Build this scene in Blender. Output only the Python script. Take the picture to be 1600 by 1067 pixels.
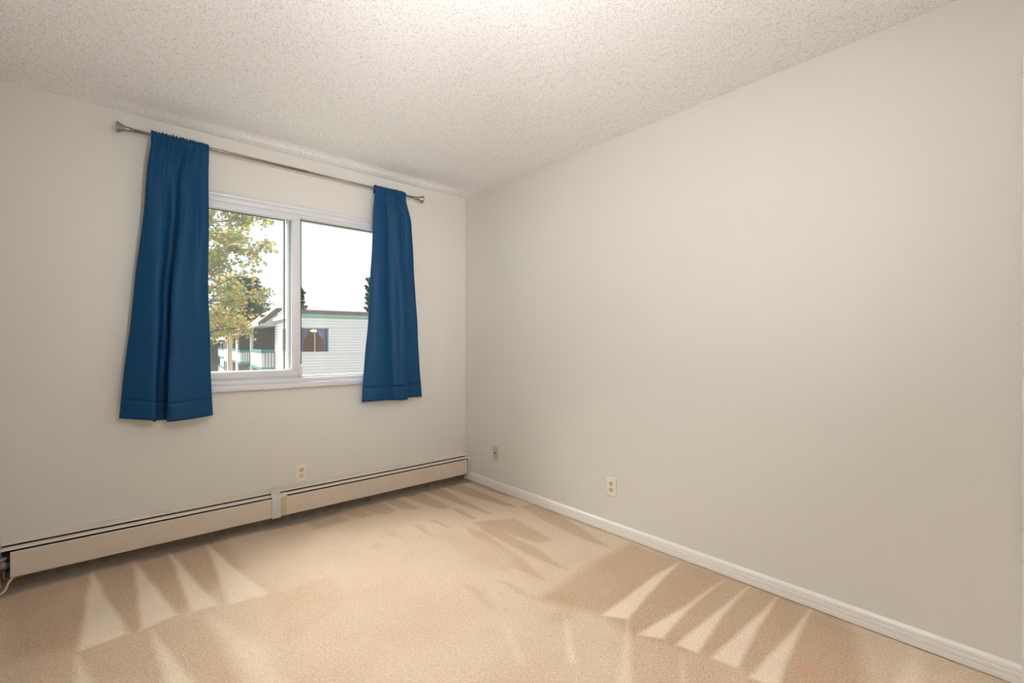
import bpy, bmesh, math, random
import numpy as np
from math import sin, cos, pi, radians
from mathutils import Vector, Matrix, noise

for o in list(bpy.data.objects):
    bpy.data.objects.remove(o, do_unlink=True)
SC = bpy.context.scene
COL = SC.collection

# ------------------------------------------------------------------ camera
CAM = (-2.366, -3.300, 1.175)
cd = bpy.data.cameras.new('camera')
cam = bpy.data.objects.new('camera', cd)
COL.objects.link(cam)
cam.location = CAM
cam.rotation_euler = (radians(90), 0, radians(-41.4))
cd.sensor_width = 36.0
cd.lens = 36.0 * 723 / 1600
cd.shift_y = 3 / 1600
cd.clip_start = 0.01
cd.clip_end = 400
SC.camera = cam

# ------------------------------------------------------------------ world, sun, lights, exposure
SKY = 1.3
W = bpy.data.worlds.new('overcast_sky')
SC.world = W
W.use_nodes = True
bg = W.node_tree.nodes['Background']
bg.inputs['Color'].default_value = (0.975, 0.985, 1.0, 1)
bg.inputs['Strength'].default_value = SKY

sd = bpy.data.lights.new('hazy_sun', 'SUN')      # sun behind thin cloud, ahead of the window: a wide soft disc
sd.energy = 23.0
sd.angle = radians(66)
sd.color = (1.0, 0.97, 0.92)
sun = bpy.data.objects.new('hazy_sun', sd)
COL.objects.link(sun)
_d = Vector((0.09, -0.58, -0.72))
sun.rotation_euler = _d.to_track_quat('-Z', 'Y').to_euler()

FILL_POWER = 82.0                                       # emission of the added fill globe, unseen above the view

def area(name, loc, direction, sx, sy, power, color):
    l = bpy.data.lights.new(name, 'AREA')
    l.shape = 'RECTANGLE'; l.size = sx; l.size_y = sy
    l.energy = power; l.color = color
    o = bpy.data.objects.new(name, l); COL.objects.link(o)
    o.location = loc
    o.rotation_euler = Vector(direction).to_track_quat('-Z', 'Z').to_euler()
    return o
# light of the hall, coming through the open doorway behind and to the right of the viewpoint
hall = area('hall_light', (0.55, -3.73, 1.25), (-1, 0, 0), 0.9, 2.0, 25.0, (1.0, 0.96, 0.90))
# unseen fill lamp added behind the viewpoint, aimed high at the far end
soft = area('soft_light', (-1.73, -3.70, 1.60), (0.66, 3.4, 0.22), 0.4, 0.3, 1.8, (1.0, 0.995, 1.0))
soft.data.spread = radians(52)

soft_up = area('soft_light_up', (-1.73, -3.70, 0.6), (0.25, 2.7, 1.85), 0.4, 0.3, 2.4, (1.0, 0.99, 0.985))  # unseen fill added low behind the viewpoint to brighten the ceiling
soft_up.data.spread = radians(70)
soft_side = area('soft_light_side', (-2.55, -3.50, 1.70), (2.5, 2.35, 0.30), 0.4, 0.4, 5.5, (1.0, 0.985, 0.965))  # fill added out of view on the left, brightening the right wall
soft_side.data.spread = radians(80)

VS = SC.view_settings
VS.view_transform = 'Standard'
VS.look = 'None'
VS.exposure = 0.12
VS.gamma = 1.0
VS.use_curve_mapping = False

# ------------------------------------------------------------------ materials
def srgb(r, g, b):
    f = lambda c: c / 12.92 if c <= 0.04045 else ((c + 0.055) / 1.055) ** 2.4
    return (f(r / 255), f(g / 255), f(b / 255), 1)

def mat(name, col, rough=0.6, metal=0.0, spec=0.5, bump=None, var=None, sheen=0.0, transl=0.0, emit=None):
    m = bpy.data.materials.new(name)
    m.use_nodes = True
    nt = m.node_tree
    p = nt.nodes['Principled BSDF']
    p.inputs['Base Color'].default_value = col
    p.inputs['Roughness'].default_value = rough
    p.inputs['Metallic'].default_value = metal
    p.inputs['Specular IOR Level'].default_value = spec
    if sheen:
        p.inputs['Sheen Weight'].default_value = sheen
    tc = nt.nodes.new('ShaderNodeTexCoord')
    if var:                      # (scale, amount): soft mottling of the colour itself
        n = nt.nodes.new('ShaderNodeTexNoise')
        n.inputs['Scale'].default_value = var[0]
        n.inputs['Detail'].default_value = 4
        nt.links.new(tc.outputs['Object'], n.inputs['Vector'])
        mr = nt.nodes.new('ShaderNodeMapRange')
        mr.inputs['From Min'].default_value = 0.3
        mr.inputs['From Max'].default_value = 0.7
        mr.inputs['To Min'].default_value = 1 - var[1]
        mr.inputs['To Max'].default_value = 1 + var[1]
        nt.links.new(n.outputs['Fac'], mr.inputs['Value'])
        mx = nt.nodes.new('ShaderNodeMix')
        mx.data_type = 'RGBA'
        mx.blend_type = 'MULTIPLY'
        mx.inputs[0].default_value = 1
        mx.inputs[6].default_value = col
        nt.links.new(mr.outputs['Result'], mx.inputs[7])
        nt.links.new(mx.outputs[2], p.inputs['Base Color'])
    if bump:                     # (scale, strength, distance)
        n = nt.nodes.new('ShaderNodeTexNoise')
        n.inputs['Scale'].default_value = bump[0]
        n.inputs['Detail'].default_value = 3
        nt.links.new(tc.outputs['Object'], n.inputs['Vector'])
        b = nt.nodes.new('ShaderNodeBump')
        b.inputs['Strength'].default_value = bump[1]
        b.inputs['Distance'].default_value = bump[2]
        nt.links.new(n.outputs['Fac'], b.inputs['Height'])
        nt.links.new(b.outputs['Normal'], p.inputs['Normal'])
    if transl:
        t = nt.nodes.new('ShaderNodeBsdfTranslucent')
        t.inputs['Color'].default_value = col
        ms = nt.nodes.new('ShaderNodeMixShader')
        ms.inputs[0].default_value = transl
        nt.links.new(p.outputs['BSDF'], ms.inputs[1])
        nt.links.new(t.outputs['BSDF'], ms.inputs[2])
        nt.links.new(ms.outputs['Shader'], nt.nodes['Material Output'].inputs['Surface'])
    if emit:
        p.inputs['Emission Color'].default_value = emit[0]
        p.inputs['Emission Strength'].default_value = emit[1]
    return m

M = {}
M['wall'] = mat('cream_wall_paint', (0.71, 0.69, 0.642, 1), 0.55, spec=0.35, bump=(180, 0.06, 0.002))
M['trim'] = mat('white_gloss_trim', (0.80, 0.765, 0.735, 1), 0.35, bump=(60, 0.03, 0.002))
M['vinyl'] = mat('white_vinyl', (0.68, 0.685, 0.71, 1), 0.35, bump=(40, 0.02, 0.001))
M['edge_grey'] = mat('grey_green_edge', (0.36, 0.40, 0.38, 1), 0.45, var=(30, .03))
M['gasket'] = mat('grey_gasket', (0.06, 0.075, 0.07, 1), 0.6, var=(50, .1))
M['heater'] = mat('beige_enamel', (0.69, 0.59, 0.49, 1), 0.38, var=(9, 0.025), bump=(30, 0.03, 0.002))
M['heater_cap'] = mat('pale_enamel', (0.72, 0.64, 0.55, 1), 0.4, var=(12, 0.03))
M['heater_grey'] = mat('pale_grey_metal', (0.66, 0.62, 0.58, 1), 0.35, bump=(60, .03, .001))
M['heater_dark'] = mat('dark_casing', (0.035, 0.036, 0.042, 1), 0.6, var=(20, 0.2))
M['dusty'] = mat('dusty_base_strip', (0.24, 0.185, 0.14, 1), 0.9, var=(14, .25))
M['fin'] = mat('dull_aluminium', (0.25, 0.25, 0.26, 1), 0.45, metal=0.7, var=(30, .2))
M['yellowed'] = mat('yellowed_enamel', (0.60, 0.53, 0.32, 1), 0.45, var=(15, .04))
M['copper'] = mat('dull_copper', (0.35, 0.17, 0.08, 1), 0.45, metal=0.8, var=(30, .2))
M['valve'] = mat('grey_cast_metal', (0.30, 0.29, 0.28, 1), 0.5, metal=0.5, var=(30, .2))
M['cable'] = mat('cream_cable', (0.62, 0.50, 0.34, 1), 0.5, var=(30, .05))
M['plate'] = mat('white_plastic', (0.82, 0.76, 0.69, 1), 0.3, bump=(30, .02, .001))
M['plate_grey'] = mat('greyish_plastic', (0.53, 0.465, 0.41, 1), 0.35, bump=(30, .02, .001))
M['ivory'] = mat('ivory_plastic', (0.66, 0.53, 0.31, 1), 0.35, bump=(30, .02, .001))
M['ivory_pale'] = mat('pale_ivory_plastic', (0.74, 0.64, 0.50, 1), 0.35, bump=(30, .02, .001))
M['slot'] = mat('dark_slot', (0.05, 0.035, 0.02, 1), 0.7, var=(50, .1))
M['screw'] = mat('screw_metal', (0.55, 0.5, 0.42, 1), 0.35, metal=0.6, var=(50, .1))
M['rod'] = mat('brushed_pewter', (0.30, 0.265, 0.24, 1), 0.38, metal=0.75, bump=(90, .05, .001))
M['lampmetal'] = mat('lamp_white_metal', (0.8, 0.8, 0.78, 1), 0.35, bump=(30, .02, .001))
M['glassdome'] = mat('opal_glass_lit', (0.9, 0.9, 0.88, 1), 0.3, emit=((1.0, 0.995, 1.0, 1), FILL_POWER), var=(20, .02))  # glow of the added globe that fills the room from out of view

def curtain_mat():
    m = mat('blue_satin', srgb(5, 64, 106), 0.5, spec=0.22, sheen=0.03, transl=0.04, bump=(14, 0.25, 0.006))
    nt = m.node_tree
    tc = [n for n in nt.nodes if n.type == 'TEX_COORD'][0]
    return m
M['curtain'] = curtain_mat()

def glass_mat(name, tint=(0.97, 0.985, 0.98, 1), gloss=0.06):
    m = bpy.data.materials.new(name)
    m.use_nodes = True
    nt = m.node_tree
    nt.nodes.remove(nt.nodes['Principled BSDF'])
    t = nt.nodes.new('ShaderNodeBsdfTransparent')
    t.inputs['Color'].default_value = tint
    g = nt.nodes.new('ShaderNodeBsdfGlossy')
    g.inputs['Roughness'].default_value = 0.02
    lw = nt.nodes.new('ShaderNodeLayerWeight')      # Schlick reflectance, the same from both faces
    lw.inputs['Blend'].default_value = 0.5
    pw = nt.nodes.new('ShaderNodeMath'); pw.operation = 'POWER'; pw.inputs[1].default_value = 5.0
    nt.links.new(lw.outputs['Facing'], pw.inputs[0])
    fr = nt.nodes.new('ShaderNodeMath'); fr.operation = 'MULTIPLY_ADD'; fr.inputs[1].default_value = 0.95; fr.inputs[2].default_value = 0.025
    nt.links.new(pw.outputs[0], fr.inputs[0])
    ms = nt.nodes.new('ShaderNodeMixShader')
    nt.links.new(fr.outputs[0], ms.inputs[0])
    nt.links.new(t.outputs['BSDF'], ms.inputs[1])
    nt.links.new(g.outputs['BSDF'], ms.inputs[2])
    nt.links.new(ms.outputs['Shader'], nt.nodes['Material Output'].inputs['Surface'])
    return m
M['glass'] = glass_mat('clear_glass')

def screen_mat():
    m = bpy.data.materials.new('insect_mesh')      # woven mesh finer than a pixel: mostly open
    m.use_nodes = True
    nt = m.node_tree
    p = nt.nodes['Principled BSDF']
    p.inputs['Base Color'].default_value = (0.30, 0.31, 0.31, 1)
    p.inputs['Roughness'].default_value = 0.6
    t = nt.nodes.new('ShaderNodeBsdfTransparent')
    ms = nt.nodes.new('ShaderNodeMixShader')
    ms.inputs[0].default_value = 0.16
    nt.links.new(t.outputs['BSDF'], ms.inputs[1])
    nt.links.new(p.outputs['BSDF'], ms.inputs[2])
    nt.links.new(ms.outputs['Shader'], nt.nodes['Material Output'].inputs['Surface'])
    return m
M['screen'] = screen_mat()

def ceiling_mat():
    m = mat('popcorn_ceiling', (0.90, 0.895, 0.90, 1), 0.9, spec=0.1)
    nt = m.node_tree
    p = nt.nodes['Principled BSDF']
    tc = [n for n in nt.nodes if n.type == 'TEX_COORD'][0]
    v = nt.nodes.new('ShaderNodeTexVoronoi')
    v.feature = 'SMOOTH_F1'
    v.inputs['Scale'].default_value = 130
    v.inputs['Smoothness'].default_value = 0.4
    n = nt.nodes.new('ShaderNodeTexNoise')
    n.inputs['Scale'].default_value = 60
    n.inputs['Detail'].default_value = 5
    n.inputs['Roughness'].default_value = 0.65
    for q in (v, n):
        nt.links.new(tc.outputs['Object'], q.inputs['Vector'])
    a = nt.nodes.new('ShaderNodeMath')
    a.operation = 'SUBTRACT'
    nt.links.new(n.outputs['Fac'], a.inputs[0])
    nt.links.new(v.outputs['Distance'], a.inputs[1])
    b = nt.nodes.new('ShaderNodeBump')
    b.inputs['Strength'].default_value = 0.28
    b.inputs['Distance'].default_value = 0.006
    n3 = nt.nodes.new('ShaderNodeTexNoise')        # self-shadow of the pits between crumbs, painted as darker colour
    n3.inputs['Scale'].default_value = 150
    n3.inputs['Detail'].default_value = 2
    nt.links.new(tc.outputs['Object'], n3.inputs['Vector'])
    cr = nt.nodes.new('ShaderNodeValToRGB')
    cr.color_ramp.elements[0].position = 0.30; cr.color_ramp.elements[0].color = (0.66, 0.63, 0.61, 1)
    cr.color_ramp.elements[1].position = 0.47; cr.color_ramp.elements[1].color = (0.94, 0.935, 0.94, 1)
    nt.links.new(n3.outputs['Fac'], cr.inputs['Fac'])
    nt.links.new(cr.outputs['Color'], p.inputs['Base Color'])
    nt.links.new(a.outputs[0], b.inputs['Height'])
    nt.links.new(b.outputs['Normal'], p.inputs['Normal'])
    return m
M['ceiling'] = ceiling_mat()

def carpet_mat():
    m = mat('beige_cut_pile', (0.6, 0.45, 0.3, 1), 0.95, spec=0.05, sheen=0.25)
    nt = m.node_tree
    p = nt.nodes['Principled BSDF']
    tc = [n for n in nt.nodes if n.type == 'TEX_COORD'][0]
    at = nt.nodes.new('ShaderNodeAttribute')
    at.attribute_name = 'nap'
    sep = nt.nodes.new('ShaderNodeSeparateColor')
    nt.links.new(at.outputs['Color'], sep.inputs['Color'])
    n = nt.nodes.new('ShaderNodeTexNoise')        # tufts
    n.inputs['Scale'].default_value = 135
    n.inputs['Detail'].default_value = 3
    n.inputs['Roughness'].default_value = 0.7
    n2 = nt.nodes.new('ShaderNodeTexNoise')       # broad wear
    n2.inputs['Scale'].default_value = 3.5
    n2.inputs['Detail'].default_value = 5
    for q in (n, n2):
        nt.links.new(tc.outputs['Object'], q.inputs['Vector'])
    def math_(op, a, b):
        k = nt.nodes.new('ShaderNodeMath')
        k.operation = op
        for i, x in enumerate((a, b)):
            if isinstance(x, (int, float)):
                k.inputs[i].default_value = x
            else:
                nt.links.new(x, k.inputs[i])
        return k.outputs[0]
    f = math_('ADD', sep.outputs[0], math_('MULTIPLY', math_('SUBTRACT', n.outputs['Fac'], 0.5), 1.15))
    f = math_('ADD', f, math_('MULTIPLY', math_('SUBTRACT', n2.outputs['Fac'], 0.5), 0.22))
    cr = nt.nodes.new('ShaderNodeValToRGB')
    cr.color_ramp.elements[0].position = 0.0
    cr.color_ramp.elements[0].color = CARPET_DARK
    cr.color_ramp.elements[1].position = 1.0
    cr.color_ramp.elements[1].color = CARPET_LIGHT
    nt.links.new(f, cr.inputs['Fac'])
    def mixc(fac, a, col):
        k = nt.nodes.new('ShaderNodeMix')
        k.data_type = 'RGBA'
        nt.links.new(fac, k.inputs[0])
        nt.links.new(a, k.inputs[6])
        k.inputs[7].default_value = col
        return k.outputs[2]
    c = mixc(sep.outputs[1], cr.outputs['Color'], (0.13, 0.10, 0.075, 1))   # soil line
    c = mixc(sep.outputs[2], c, (0.62, 0.30, 0.17, 1))                      # pink stain
    nt.links.new(c, p.inputs['Base Color'])
    v = nt.nodes.new('ShaderNodeTexVoronoi')
    v.inputs['Scale'].default_value = 150
    nt.links.new(tc.outputs['Object'], v.inputs['Vector'])
    h = math_('ADD', n.outputs['Fac'], math_('MULTIPLY', v.outputs['Distance'], -0.6))
    b = nt.nodes.new('ShaderNodeBump')
    b.inputs['Strength'].default_value = 0.7
    b.inputs['Distance'].default_value = 0.006
    nt.links.new(h, b.inputs['Height'])
    nt.links.new(b.outputs['Normal'], p.inputs['Normal'])
    return m
CARPET_DARK = (0.36, 0.185, 0.07, 1)
CARPET_LIGHT = (0.93, 0.79, 0.61, 1)
M['carpet'] = carpet_mat()

# exterior
M['siding'] = mat('white_lap_siding', (0.69, 0.685, 0.68, 1), 0.5, var=(6, 0.02))
M['brown_siding'] = mat('brown_shingle_siding', (0.20, 0.12, 0.075, 1), 0.8, var=(3, 0.2), bump=(20, .3, .02))
M['dark_brown'] = mat('dark_brown_wall', (0.085, 0.055, 0.04, 1), 0.8, var=(2, 0.2), bump=(20, .3, .02))
M['roof_brown'] = mat('brown_roof_flashing', (0.23, 0.165, 0.15, 1), 0.7, var=(4, 0.08))
M['shingle'] = mat('brown_grey_shingles', (0.15, 0.11, 0.085, 1), 0.9, var=(5, 0.2), bump=(30, .4, .02))
M['teal_pale'] = mat('pale_teal_paint', (0.27, 0.44, 0.37, 1), 0.6, var=(4, 0.05))
M['teal'] = mat('teal_paint', (0.035, 0.22, 0.20, 1), 0.6, var=(4, 0.1))
M['white_out'] = mat('white_exterior_paint', (0.74, 0.74, 0.75, 1), 0.6, var=(4, 0.04))
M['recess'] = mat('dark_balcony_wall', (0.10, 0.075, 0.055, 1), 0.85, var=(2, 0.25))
M['dark_glass'] = mat('dark_window_glass', (0.03, 0.033, 0.04, 1), 0.08, var=(4, .1))
M['grey_frame'] = mat('grey_window_frame', (0.42, 0.43, 0.43, 1), 0.45, var=(9, .05))
M['drape'] = mat('blue_grey_sheer', (0.30, 0.36, 0.55, 1), 0.8, transl=0.4, var=(9, .1))
M['room_wall'] = mat('tan_room_wall', (0.46, 0.37, 0.30, 1), 0.8, var=(3, .08))
M['lamp_glow'] = mat('amber_lamp_glow', (0.9, 0.6, 0.3, 1), 0.4, emit=((1.0, 0.50, 0.16, 1), 16.0), var=(9, .05))
M['bark'] = mat('grey_brown_bark', (0.13, 0.095, 0.07, 1), 0.9, var=(8, .25), bump=(25, .6, .03))
M['conifer'] = mat('dark_conifer_green', (0.075, 0.105, 0.075, 1), 0.8, var=(1.5, .3), transl=0.15)
M['poplar'] = mat('mid_green_leaf', (0.08, 0.12, 0.07, 1), 0.7, var=(3, .25), transl=0.3)
M['leaf_green'] = mat('maple_leaf_green', (0.25, 0.30, 0.11, 1), 0.6, var=(2, .2), transl=0.45)
M['leaf_yellow'] = mat('maple_leaf_olive_yellow', (0.47, 0.42, 0.11, 1), 0.6, var=(2, .2), transl=0.45)
M['leaf_orange'] = mat('maple_leaf_orange', (0.70, 0.34, 0.06, 1), 0.6, var=(2, .2), transl=0.45)
M['grass'] = mat('grass_ground', (0.085, 0.085, 0.06, 1), 0.95, var=(1.5, .3), bump=(30, .5, .03))
M['stucco'] = mat('pale_exterior_wall', (0.6, 0.58, 0.54, 1), 0.8, var=(3, .05))

# ------------------------------------------------------------------ mesh helpers
class MB:
    """collects polygons (with material slots) and links them as one mesh object"""
    def __init__(s):
        s.v, s.f, s.mi = [], [], []
    def quad(s, pts, mi=0):
        b = len(s.v)
        s.v += [tuple(p) for p in pts]
        s.f.append(tuple(range(b, b + len(pts))))
        s.mi.append(mi)
    def box(s, a, b, bev=0.0, mi=0, xf=None):
        x0, x1 = sorted((a[0], b[0])); y0, y1 = sorted((a[1], b[1])); z0, z1 = sorted((a[2], b[2]))
        bm = bmesh.new()
        bmesh.ops.create_cube(bm, size=1.0)
        for v in bm.verts:
            v.co = Vector(((x0 + x1) / 2 + v.co.x * (x1 - x0), (y0 + y1) / 2 + v.co.y * (y1 - y0), (z0 + z1) / 2 + v.co.z * (z1 - z0)))
        if bev > 0:
            bmesh.ops.bevel(bm, geom=list(bm.edges), offset=bev, segments=2, affect='EDGES', profile=0.5)
        s.add_bm(bm, mi, xf)
    def add_bm(s, bm, mi=0, xf=None):
        base = len(s.v)
        bm.verts.index_update()
        for v in bm.verts:
            c = xf(v.co) if xf else v.co
            s.v.append(tuple(c))
        for f in bm.faces:
            s.f.append(tuple(base + v.index for v in f.verts))
            s.mi.append(mi)
        bm.free()
    def prism(s, prof, axis, a, b, mi=0, xf=None):
        """prof: closed list of 2-D points; extruded along axis 0/1/2 from a to b"""
        base = len(s.v)
        n = len(prof)
        for t in (a, b):
            for p in prof:
                q = [p[0], p[1]]
                q.insert(axis, t)
                s.v.append(tuple(xf(Vector(q)) if xf else q))
        for i in range(n):
            j = (i + 1) % n
            s.f.append((base + i, base + j, base + n + j, base + n + i)); s.mi.append(mi)
        s.f.append(tuple(base + i for i in reversed(range(n)))); s.mi.append(mi)
        s.f.append(tuple(base + n + i for i in range(n))); s.mi.append(mi)
    def lathe(s, prof, origin, axis, seg=24, mi=0):
        """prof: list of (distance along axis, radius)"""
        ax = Vector(axis).normalized()
        t = Vector((0, 0, 1)) if abs(ax.z) < 0.9 else Vector((1, 0, 0))
        e1 = ax.cross(t).normalized(); e2 = ax.cross(e1)
        base = len(s.v)
        for d, r in prof:
            for k in range(seg):
                a = 2 * pi * k / seg
                s.v.append(tuple(Vector(origin) + ax * d + (e1 * cos(a) + e2 * sin(a)) * r))
        for i in range(len(prof) - 1):
            for k in range(seg):
                k2 = (k + 1) % seg
                s.f.append((base + i * seg + k, base + i * seg + k2, base + (i + 1) * seg + k2, base + (i + 1) * seg + k)); s.mi.append(mi)
        s.f.append(tuple(base + k for k in reversed(range(seg)))); s.mi.append(mi)
        s.f.append(tuple(base + (len(prof) - 1) * seg + k for k in range(seg))); s.mi.append(mi)
    def tube(s, pts, rads, seg=8, mi=0):
        pts = [Vector(p) for p in pts]
        if not isinstance(rads, (list, tuple)):
            rads = [rads] * len(pts)
        base = len(s.v)
        for i, p in enumerate(pts):
            d = (pts[min(i + 1, len(pts) - 1)] - pts[max(i - 1, 0)]).normalized()
            t = Vector((0, 0, 1)) if abs(d.z) < 0.9 else Vector((1, 0, 0))
            e1 = d.cross(t).normalized(); e2 = d.cross(e1)
            for k in range(seg):
                a = 2 * pi * k / seg
                s.v.append(tuple(p + (e1 * cos(a) + e2 * sin(a)) * rads[i]))
        for i in range(len(pts) - 1):
            for k in range(seg):
                k2 = (k + 1) % seg
                s.f.append((base + i * seg + k, base + i * seg + k2, base + (i + 1) * seg + k2, base + (i + 1) * seg + k)); s.mi.append(mi)
        s.f.append(tuple(base + k for k in reversed(range(seg)))); s.mi.append(mi)
        s.f.append(tuple(base + (len(pts) - 1) * seg + k for k in range(seg))); s.mi.append(mi)
    def build(s, name, mats, parent=None, smooth=False, loc=None):
        me = bpy.data.meshes.new(name)
        me.from_pydata(s.v, [], s.f)
        if not isinstance(mats, (list, tuple)):
            mats = [mats]
        for m in mats:
            me.materials.append(m)
        if len(mats) > 1:
            me.polygons.foreach_set('material_index', s.mi)
        if smooth:
            me.polygons.foreach_set('use_smooth', [True] * len(me.polygons))
        me.update()
        o = bpy.data.objects.new(name, me)
        COL.objects.link(o)
        if parent is not None:
            o.parent = parent
            # geometry is written in world metres: cancel the parent's offset
            w = Vector((0, 0, 0)); q = parent
            while q is not None:
                w += q.location; q = q.parent
            o.location = -w
        return o

def tag(o, label=None, cat=None, group=None, kind=None):
    if label: o['label'] = label
    if cat: o['category'] = cat
    if group: o['group'] = group
    if kind: o['kind'] = kind
    return o

def thing(name, loc, label, cat, group=None):
    o = bpy.data.objects.new(name, None)
    o.empty_display_size = 0.1
    COL.objects.link(o)
    o.location = loc
    return tag(o, label, cat, group)

def structure(o, label=None, cat=None):
    return tag(o, label, cat, kind='structure')

def auto_smooth(o, ang=40):
    me = o.data
    me.polygons.foreach_set('use_smooth', [True] * len(me.polygons))
    me.set_sharp_from_angle(angle=radians(ang))
    return o

# ------------------------------------------------------------------ room shell
XL, YN, H = -2.752, -4.25, 2.441
WX0, WX1, WZ0, WZ1 = -2.035, -0.745, 0.905, 2.062     # window opening
T = 0.16

b = MB()
b.box((XL - T, 0, -0.15), (WX0, T, H + .15)); b.box((WX1, 0, -0.15), (T, T, H + .15))
b.box((WX0, 0, -0.15), (WX1, T, WZ0)); b.box((WX0, 0, WZ1), (WX1, T, H + .15))
structure(b.build('wall_window', M['wall']), 'cream painted wall around the window with blue curtains', 'wall')
DY0, DY1 = -3.335, -4.135                              # doorway behind the viewpoint
b = MB(); b.box((0, DY0, -0.15), (T, 0, H + .15)); b.box((0, YN - T, -0.15), (T, DY1, H + .15)); b.box((0, DY1, 2.10), (T, DY0, H + .15)); b.box((0, DY1, -.15), (T, DY0, -.002))
structure(b.build('wall_right', M['wall']), 'plain cream wall on the right with white baseboard', 'wall')
b = MB(); b.box((XL - T, YN - T, -0.15), (XL, 0, H + .15))
structure(b.build('wall_left', M['wall']), 'cream wall just past the left edge of view', 'wall')
b = MB(); b.box((XL, YN - T, -0.15), (0, YN, H + .15))
structure(b.build('wall_near', M['wall']), 'cream wall behind the viewpoint', 'wall')

# ceiling: stippled sheet, sagging in a soft ridge along the window wall
def ceil_profile(d):                 # d = distance from the window wall
    pts = [(0, -0.012), (.03, -0.012), (.065, -0.004), (.10, .012), (.13, .020), (.18, .017), (.25, .008), (.34, .001), (.42, 0), (9, 0)]
    for (a, za), (c, zc) in zip(pts, pts[1:]):
        if a <= d <= c:
            t = (d - a) / (c - a)
            return za + (zc - za) * (t * t * (3 - 2 * t))
    return 0
def ceiling():
    st = 0.0085
    nx = int((0 - XL + .02) / st); ys = np.concatenate([np.arange(.005, -3.3, -st), [YN - .01]])
    xs = np.linspace(XL - .01, .01, nx)
    X, Y = np.meshgrid(xs, ys)
    rng = np.random.RandomState(4)
    Z = np.zeros_like(X)
    prof = np.array([ceil_profile(max(0, -y)) for y in ys])
    amp = np.clip((xs + 2.75) / 1.2, .15, 1.0) * np.clip(-xs / .35, .35, 1.0) * .75
    Z += prof[:, None] * amp[None, :]
    # blobs of stipple: noise at the grid's own scale, smoothed once
    r = rng.rand(*X.shape)
    r2 = (r + np.roll(r, 1, 0) + np.roll(r, 1, 1) + np.roll(r, (1, 1), (0, 1))) / 4
    Z -= 0.0016 * np.clip(r2 - .42, 0, 1) * 2.2
    Z += H + .0015
    n = X.size
    co = np.stack([X.ravel(), Y.ravel(), Z.ravel()], 1).astype(np.float32)
    ny, nxx = X.shape
    i = (np.arange(ny - 1)[:, None] * nxx + np.arange(nxx - 1)[None, :]).ravel()
    q = np.stack([i, i + 1, i + 1 + nxx, i + nxx], 1).astype(np.int32)
    me = bpy.data.meshes.new('ceiling')
    me.vertices.add(n); me.vertices.foreach_set('co', co.ravel())
    me.loops.add(q.size); me.loops.foreach_set('vertex_index', q.ravel())
    me.polygons.add(len(q)); me.polygons.foreach_set('loop_start', np.arange(0, q.size, 4, dtype=np.int32))
    me.polygons.foreach_set('use_smooth', np.ones(len(q), dtype=bool))
    me.update(); me.validate()
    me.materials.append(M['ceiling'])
    o = bpy.data.objects.new('ceiling', me); COL.objects.link(o)
    return o
structure(ceiling(), 'white popcorn-textured ceiling', 'ceiling')
b = MB(); b.box((XL - T, YN - T, H + .06), (T, T, H + .2))
structure(b.build('trim_roof_slab', M['stucco']), 'slab above the ceiling', 'slab').name = 'trim_9'

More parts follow.
